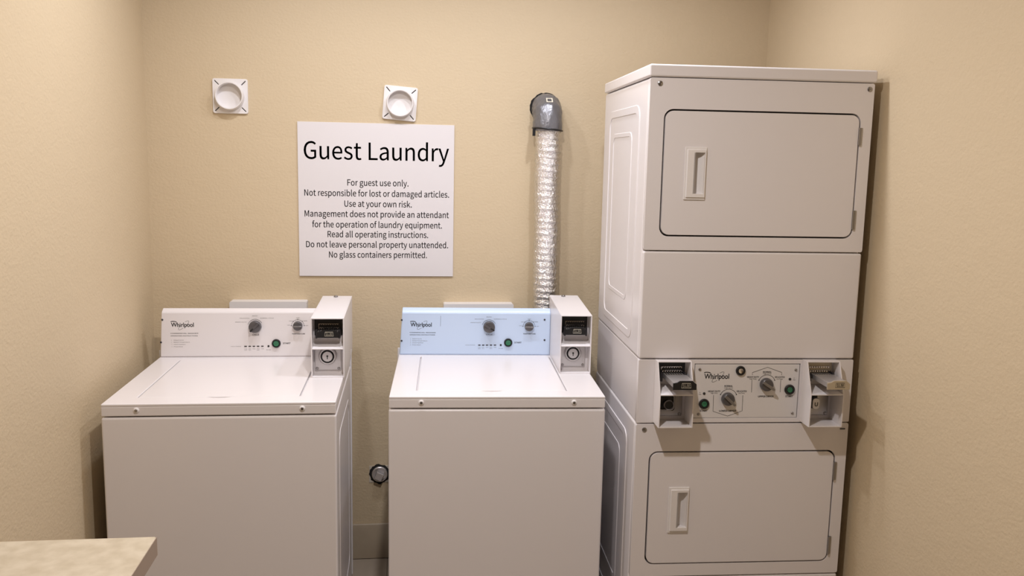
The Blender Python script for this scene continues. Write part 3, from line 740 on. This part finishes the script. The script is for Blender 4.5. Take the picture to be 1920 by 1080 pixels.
def front_panel(name, z0, z1, d0, d1):
    bm = B(); prism(bm, rrect(.0005, DW - .0005, z0, z1, .006, 3), [rrect(DL, DRR, d0, d1, .028)], 'XZ', 0, .020)
    part(name, bm, 'white', DR, bevel=.006, seg=3)
    bm = B(); prism(bm, rrect(DL - .004, DRR + .004, d0 - .004, d1 + .004, .03), [], 'XZ', .0165, .0185)
    part('door_seal', bm, 'seal', DR)
front_panel('upper_front_panel', 1.3645, 1.8705, 1.4059, 1.7815)
front_panel('lower_front_panel', .3225, .8235, .3622, .7354)
part('middle_front_panel', box(B(), .0005, DW - .0005, 0, .02, 1.0305, 1.3605), 'white', DR, bevel=.006, seg=3)
part('toe_panel', box(B(), .0005, DW - .0005, 0, .02, .03, .3185), 'white', DR, bevel=.006, seg=3)
def door(name, d0, d1, hz, h0, h1):
    g = .0050; hx0, hx1 = .1135, .1785
    poc = rect(hx0 + .030, hx1 - .006, h0 + .018, h1 - .016)
    bm = B(); prism(bm, rrect(DL + g, DRR - g, d0 + g, d1 - g, .024), [poc], 'XZ', -.0015, .016)
    d = part(name, bm, 'white', DR, bevel=.004, seg=3)
    bm = B()                                                 # stepped handle frame round a finger pocket
    prism(bm, rect(hx0, hx1, h0, h1), [rect(hx0 + .026, hx1 - .003, h0 + .012, h1 - .012)], 'XZ', -.0055, -.001)
    prism(bm, rect(hx0 + .006, hx1 - .002, h0 + .007, h1 - .007), [poc], 'XZ', -.0095, -.001)
    prism(bm, [(hx0 + .030, -.0095), (hx0 + .030, .012), (hx1 - .022, .012), (hx1 - .013, .006), (hx1 - .006, -.004), (hx1 - .006, .0155), (hx0 + .025, .0155), (hx0 + .025, -.0095)],
          [], 'XY', h0 + .017, h1 - .015)
    part('handle', bm, 'plastic', d, bevel=.0012)
    for a, b in hz:
        bm = B(); lathe(bm, [(.0042, a), (.0042, b)], (DRR - .001, -.003, 0), 'Z', 14)
        box(bm, DRR - .0005, DRR + .006, -.003, .001, a, b)
        for k in range(1, 4):
            zz = a + (b - a) * k / 4; lathe(bm, [(.0047, zz - .0008), (.0047, zz + .0008)], (DRR - .001, -.003, 0), 'Z', 14)
        part('hinge', bm, 'steel', d)
door('upper_door', 1.4059, 1.7815, ((1.688, 1.7395), (1.435, 1.492)), 1.517, 1.672)
door('lower_door', .3622, .7354, ((.6376, .696), (.388, .4477)), .470, .619)
for sx, sz in ((.0296, 1.854), (.667, 1.8536), (.0270, .806)): screw(DR, sx, 0, sz, .0075)
bm = B(); box(bm, .655, .671, -.003, .001, .8035, .8065); part('screw', bm, 'darksteel', DR)

# control console between the two dryers
LB, RB = (.052, .158), (.5205, .6265)
bays = [rect(LB[0] + .001, LB[1] - .001, .8335, 1.022), rect(RB[0] + .001, RB[1] - .001, .8335, 1.022)]
PX0, PX1, PZ0, PZ1 = .1785, .5105, .8425, 1.0130
bm = B(); prism(bm, rrect(.0005, DW - .0005, .8275, 1.0275, .003, 2), bays + [rect(PX0 - .002, PX1 + .002, PZ0 - .001, PZ1 + .002)], 'XZ', 0, .020)
part('console', bm, 'white', DR, bevel=.003)
part('console_seal', box(B(), PX0 - .004, PX1 + .004, .0165, .0185, PZ0 - .004, PZ1 + .004), 'seal', DR)
bm = B(); box(bm, PX0, PX1, .001, .0165, PZ0, PZ1)
cp = part('control_panel', bm, 'whitedark', DR, bevel=.001)
V = .0007
def q(px, py): return (.16892 + .00020508 * px + .00001256 * py, 1.03578 - .00020528 * py - .0000005 * px)
S = .000206
bm = B()
a = q(172, 335); e = q(556, 335); wordmark(bm, a[0], e[0], a[1], .0158, V)
for s, px, py, w_, h_, bo in (('NORMAL', 1150, 240, 135, 24, .03), ('High Temp', 1148, 262, 130, 14, .01), ('HEAVY DUTY', 928, 318, 185, 24, .03),
                              ('High Temp', 926, 343, 110, 16, .01), ('DELICATES', 1346, 318, 155, 24, .03), ('Low Temp', 1342, 344, 96, 16, .01),
                              ('UPPER DRYER', 1127, 622, 242, 27, .035), ('START', 1492, 620, 118, 28, .035),
                              ('NORMAL', 548, 458, 130, 24, .03), ('High Temp', 548, 482, 130, 14, .01), ('HEAVY DUTY', 324, 540, 190, 24, .03),
                              ('High Temp', 324, 564, 104, 16, .01), ('DELICATES', 752, 540, 155, 24, .03), ('Low Temp', 748, 565, 96, 16, .01),
                              ('LOWER DRYER', 530, 846, 262, 27, .035), ('START', 158, 845, 118, 28, .035)):
    x0, z0 = q(px, py); put_text(bm, s, x0, z0, V, width=w_ * S, cap=h_ * S, bold=bo)
for px, py in ((1572, 330), (104, 555)):
    for k, s in enumerate(('In', 'Use')):
        x0, z0 = q(px, py + 27 * k); put_text(bm, s, x0, z0, V, cap=16 * S)
for pts in ([(918, 275), (918, 238), (1155, 155), (1378, 235), (1372, 275)], [(912, 350), (903, 545)], [(1362, 350), (1352, 542)],
            [(315, 585), (305, 840), (530, 915), (757, 835), (770, 590)]):
    ribbon(bm, [q(*p_) for p_ in pts], .0013, V)
for px, py in ((1140, 405), (543, 628)):
    cx, cz = q(px, py); ribbon(bm, arc(cx, cz, .0272, 22, 158, 24), .0014, V)
    for an in (22, 158): prism(bm, circ(cx + .0272 * math.cos(math.radians(an)), cz + .0272 * math.sin(math.radians(an)), .0018, 8), [], 'XZ', V, V + .0002)
part('lettering', bm, 'ink', cp, smooth=False)
def dryer_dial(px, py, ang):
    cx, cz = q(px, py); cx -= .0018; r = .0208
    bm = B(); lathe(bm, [(r, 0), (r * .98, .008), (r * .92, .014), (r * .80, .016), (0, .016)], (cx, .001, cz), 'Y', 36)
    t = B(); prism(t, [(-r * .95, -.0042), (r * .7, -.0046), (r * 1.22, -.0030), (r * 1.22, .0030), (r * .7, .0046), (-r * .95, .0042)], [], 'XZ', -.008, .0)
    R = Matrix.Rotation(math.radians(-ang), 4, 'Y')
    for f in t.faces: f.material_index = 1
    for v in t.verts: v.co = R @ v.co + Vector((cx, -.0145, cz))
    merge(bm, t); part('dial', bm, ['grey', 'greylight'], cp, bevel=.0012)
dryer_dial(1140, 418, -33); dryer_dial(540, 643, -42)
def black_button(px, py, r, cap_r, cap_m, name):
    cx, cz = q(px, py); bm = B()
    lathe(bm, [(r, 0), (r, .004), (r * .9, .006), (cap_r * 1.12, .006), (cap_r * 1.08, .003), (0, .003)], (cx, .001, cz))
    n0 = len(bm.faces); lathe(bm, [(cap_r, .003), (cap_r, .0055), (cap_r * .88, .007), (cap_r * .5, .006), (0, .0056)], (cx, .001, cz))
    bm.faces.ensure_lookup_table()
    for f in bm.faces[n0:]: f.material_index = 1
    part(name, bm, ['black', cap_m], cp)
black_button(1497, 500, .0162, .0088, 'green', 'start_button'); black_button(165, 722, .0162, .0088, 'green', 'start_button')
black_button(733, 207, .0150, .0085, 'chrome', 'panel_lock')
for px, py in ((1505, 338), (170, 562)):
    cx, cz = q(px, py); part('indicator_light', lathe(B(), [(.0042, 0), (.0042, .001), (.002, .003), (0, .003)], (cx, .001, cz), n=16), 'seal', cp)
for px, py in ((107, 190), (1597, 195), (77, 885), (1545, 870)):
    cx, cz = q(px, py); part('screw', lathe(B(), [(.0045, 0), (.0045, .001), (.003, .003), (0, .0034)], (cx, .001, cz), n=16), 'steel', cp)
for (u0, u1), style in ((LB, 'dark'), (RB, 'beige')):
    p = coin_box(DR, u0, u1, .832, .932, 1.0285, [(-.070, .832), (-.070, .934), (-.028, 1.0285)], .012, .020, style)
    coin_works(p, u0 + .0035, u1 - .0035, 1.025, .944, .836, .012, -.125, style)

# ================================================================== the notice
sg = thing('wall_sign', 'white square laundry notice with black lettering on the back wall', 'sign', (-.39245, -.002, 1.1637))
SW, SH = .5916, .5869
part('board', box(B(), 0, SW, -.004, .0015, 0, SH), 'sign', sg, bevel=.0006)
bm = B(); k = SW / 1018.0; kz = SH / 996.0
def sx_(px): return (px - 66) * k
def sz_(py): return SH - (py - 41) * kz
put_text(bm, 'Guest Laundry', (sx_(105) + sx_(1050)) / 2, sz_(276), -.0045, width=945 * k, cap=.0655, bold=.003)
for s, x0, x1, zb in (('For guest use only.', 383, 783, 443), ('Not responsible for lost or damaged articles.', 105, 1053, 512),
                      ('Use at your own risk.', 363, 805, 580), ('Management does not provide an attendant', 105, 1053, 647),
                      ('for the operation of laundry equipment.', 153, 1007, 716), ('Read all operating instructions.', 252, 915, 780),
                      ('Do not leave personal property unattended.', 112, 1050, 847), ('No glass containers permitted.', 260, 908, 914)):
    put_text(bm, s, (sx_(x0) + sx_(x1)) / 2, sz_(zb), -.0045, width=(x1 - x0) * k, cap=.0232, bold=.006)
part('lettering', bm, 'ink', sg, smooth=False)

# ================================================================== vent collars on the wall
def vent(label, x, z, rot):
    t = thing('vent_collar', label, 'vent', (x, 0, z), 0, 'square white vent collars on the back wall')
    t.rotation_euler = (0, rot, 0)
    h = .0635; slots = []
    for a in (45, 135, 225, 315):
        ca, sa = math.cos(math.radians(a)), math.sin(math.radians(a))
        p = [(r * ca - s * sa, r * sa + s * ca) for r, s in ((.0575, -.0016), (.079, -.0016), (.079, .0016), (.0575, .0016))]
        slots.append(p)
    bm = B(); prism(bm, rrect(-h, h, -h, h, .008), slots + [circ(0, 0, .048)], 'XZ', -.0085, .004)
    part('flange', bm, 'plastic', t, bevel=.002)
    bm = B(); lathe(bm, [(.0525, .006), (.0500, .035), (.0490, .037), (.0465, .037), (.0455, .035), (.0455, -.006)], (0, 0, 0), 'Y', 48)
    part('collar', bm, 'plastic', t)
    bm = B(); lathe(bm, [(.0458, .0000), (.044, .0010), (0, .0015)], (0, 0, 0), 'Y', 40)
    part('blanking_disc', bm, 'plastic', t)
    bm = B(); prism(bm, rrect(-h + .004, h - .004, -h + .004, h - .004, .004), [circ(0, 0, .047)], 'XZ', -.0015, .002)
    part('slot_backing', bm, 'seal', t)
vent('square white vent collar high on the wall above the left washer', -.634, 1.8365, 0.0)
vent('tilted square white vent collar just above the notice', -.0085, 1.8275, .075)

# ================================================================== foil exhaust duct
du = thing('exhaust_duct', 'silver foil exhaust duct rising behind the blue-panel washer', 'duct', (.5525, 0, 1.8215))
rnd = [[random.uniform(-1, 1) for _ in range(40)] for _ in range(420)]
def hose_r(k, i):
    c = abs(math.cos(math.pi * (k / 6 + i / 40)))
    return .0475 + .0034 * c ** 6 + .0011 * rnd[k % 420][i % 40]
path = []
for i in range(345):
    z = -.068 - i * .0041
    path.append((.002 + .012 * i / 344 + .0015 * math.sin(i * .083), -.061 + .002 * math.sin(i * .032), z))
ex, ey, ez = path[-1]
for i in range(1, 13):
    a = math.pi / 2 * i / 12; path.append((ex + .08 * (1 - math.cos(a)), ey, ez - .08 * math.sin(a)))
ex, ey, ez = path[-1]
for i in range(1, 16): path.append((ex + .0065 * i, ey, ez))
part('foil_hose', sweep(B(), path, hose_r, 40), 'foil', du, ang=180)
ep = []
for i in range(15):
    a = math.pi / 2 * i / 14; R = .056
    ep.append((0, -.006 - R * math.sin(a), -R * (1 - math.cos(a)) + .004))
ep.append((.0, -.062, -.068)); ep.append((.0, -.062, -.078)); ep.append((.0, -.062, -.086))
def elbow_r(k, i): return .0545 + (.0028 if k in (4, 5, 9, 10) else 0) + .0012 * rnd[k + 50][(i * 3) % 40] + (.002 if k > 14 else 0)
part('elbow', sweep(B(), [(0, .02, .004)] + ep, elbow_r, 40), 'tape', du, ang=70, label='elbow wrapped in grey duct tape')
bm = B(); pts = arc(0, 0, .0575, 0, 360, 40)[:-1]
sweep(bm, [(p_[0], -.062 + p_[1], -.080 - .004 * p_[0] / .05) for p_ in pts + pts[:1]], lambda k, i: .0030, 8, cap=False)
box(bm, -.060, -.050, -.088, -.076, -.106, -.078)
part('cable_tie', bm, 'black', du)
bm = B(); prism(bm, rect(-.013, .012, -.010, .013), [rect(-.0085, .0075, -.0055, .0085)], 'XZ', -.001, 0)
t = B(); prism(t, rect(-.006, .005, -.003, .005), [], 'XZ', -.001, 0); merge(bm, t, 1)
R = Matrix.Rotation(math.radians(-45), 4, 'X')
for v in bm.verts: v.co = R @ v.co + Vector((.002, -.006 - .1125 * .7071, -.052 + .1125 * .7071))
part('label_sticker', bm, ['sticker', 'greyink'], du)
bm = B()                                                    # ragged gap where the duct leaves the wall
outer = [((.0575 + .004 * random.random() + (.0025 if 140 < a < 215 else 0)) * math.cos(math.radians(a)),
          .004 + (.0565 + .004 * random.random()) * math.sin(math.radians(a))) for a in range(0, 360, 9)]
prism(bm, outer, [], 'XZ', -.0016, .002); part('wall_gap', bm, 'hole', du, smooth=False)

# ================================================================== hook-up boxes behind the washers
def hookup(label, x0, x1, zt, rot):
    t = thing('hookup_box', label, 'box', ((x0 + x1) / 2, 0, zt - .24), 0, 'wall hook-up boxes behind the washers')
    w = (x1 - x0) / 2
    bm = B(); prism(bm, rrect(-w, w, 0, .24, .006), [rect(-w + .03, w - .03, .03, .20)], 'XZ', -.052, .002)
    part('frame', bm, 'whitedark', t, bevel=.003)
    part('back_plate', box(B(), -w + .02, w - .02, -.006, .001, .02, .22), 'whitedark', t)
hookup('white wall box showing behind the console of the white-panel washer', -.649, -.362, 1.0705, 0)
hookup('white wall box showing behind the blue control panel', .162, .4373, 1.061, 0)

# ================================================================== capped pipe between the washers
pp = thing('wall_pipe', 'capped grey pipe end in a torn wall hole between the two washers', 'pipe', (-.0876, 0, .3576))
bm = B(); prism(bm, rect(-.042, .040, -.036, .034), [circ(0, 0, .0345, 30)], 'XZ', -.0022, .001); part('plaster_patch', bm, 'raw', pp, smooth=False)
bm = B(); prism(bm, [((.0375 + .007 * random.random()) * math.cos(math.radians(a)), (.0365 + .008 * random.random()) * math.sin(math.radians(a))) for a in range(0, 360, 12)],
                [], 'XZ', -.0032, .001); part('torn_hole', bm, 'hole', pp, smooth=False)
bm = B(); lathe(bm, [(.0315, 0), (.0315, .010), (.029, .013), (.0265, .013), (.0255, .006), (0, .006)], (0, 0, 0)); part('pipe_rim', bm, 'zinc', pp)
bm = B(); box(bm, -.0155, .0155, -.034, -.004, -.0155, .0155)
Rm = Matrix.Rotation(math.radians(25), 4, 'Y')
for v in bm.verts: v.co = Rm @ v.co + Vector((-.002, 0, -.002))
part('square_plug', bm, 'zinc', pp, bevel=.002)

# ================================================================== folding counter in the foreground
ct = thing('counter', 'beige laminate counter in the left foreground, fixed to the left wall', 'counter', (LW + .002, -1.7327, 0))
cw = -.4757 - LW - .002
bm = B(); prism(bm, [(0.0, 0), (cw - .004, 0), (cw - .001, -.004), (cw - .001, -1.45), (0, -1.45)], [], 'XY', .8405, .8793)
part('countertop', bm, 'laminate', ct, bevel=.001)
bm = B(); box(bm, cw - .001, cw, -1.449, -.001, .8418, .8785); part('edge_band', bm, 'edge', ct, label='brown edge band')
bm = B(); box(bm, 0, cw * .55, -1.40, -1.36, .0, .8405); part('support_panel', bm, 'laminate', ct, bevel=.002)
bm = B(); box(bm, 0, .03, -1.44, -.02, .78, .8405); part('wall_cleat', bm, 'edge', ct)
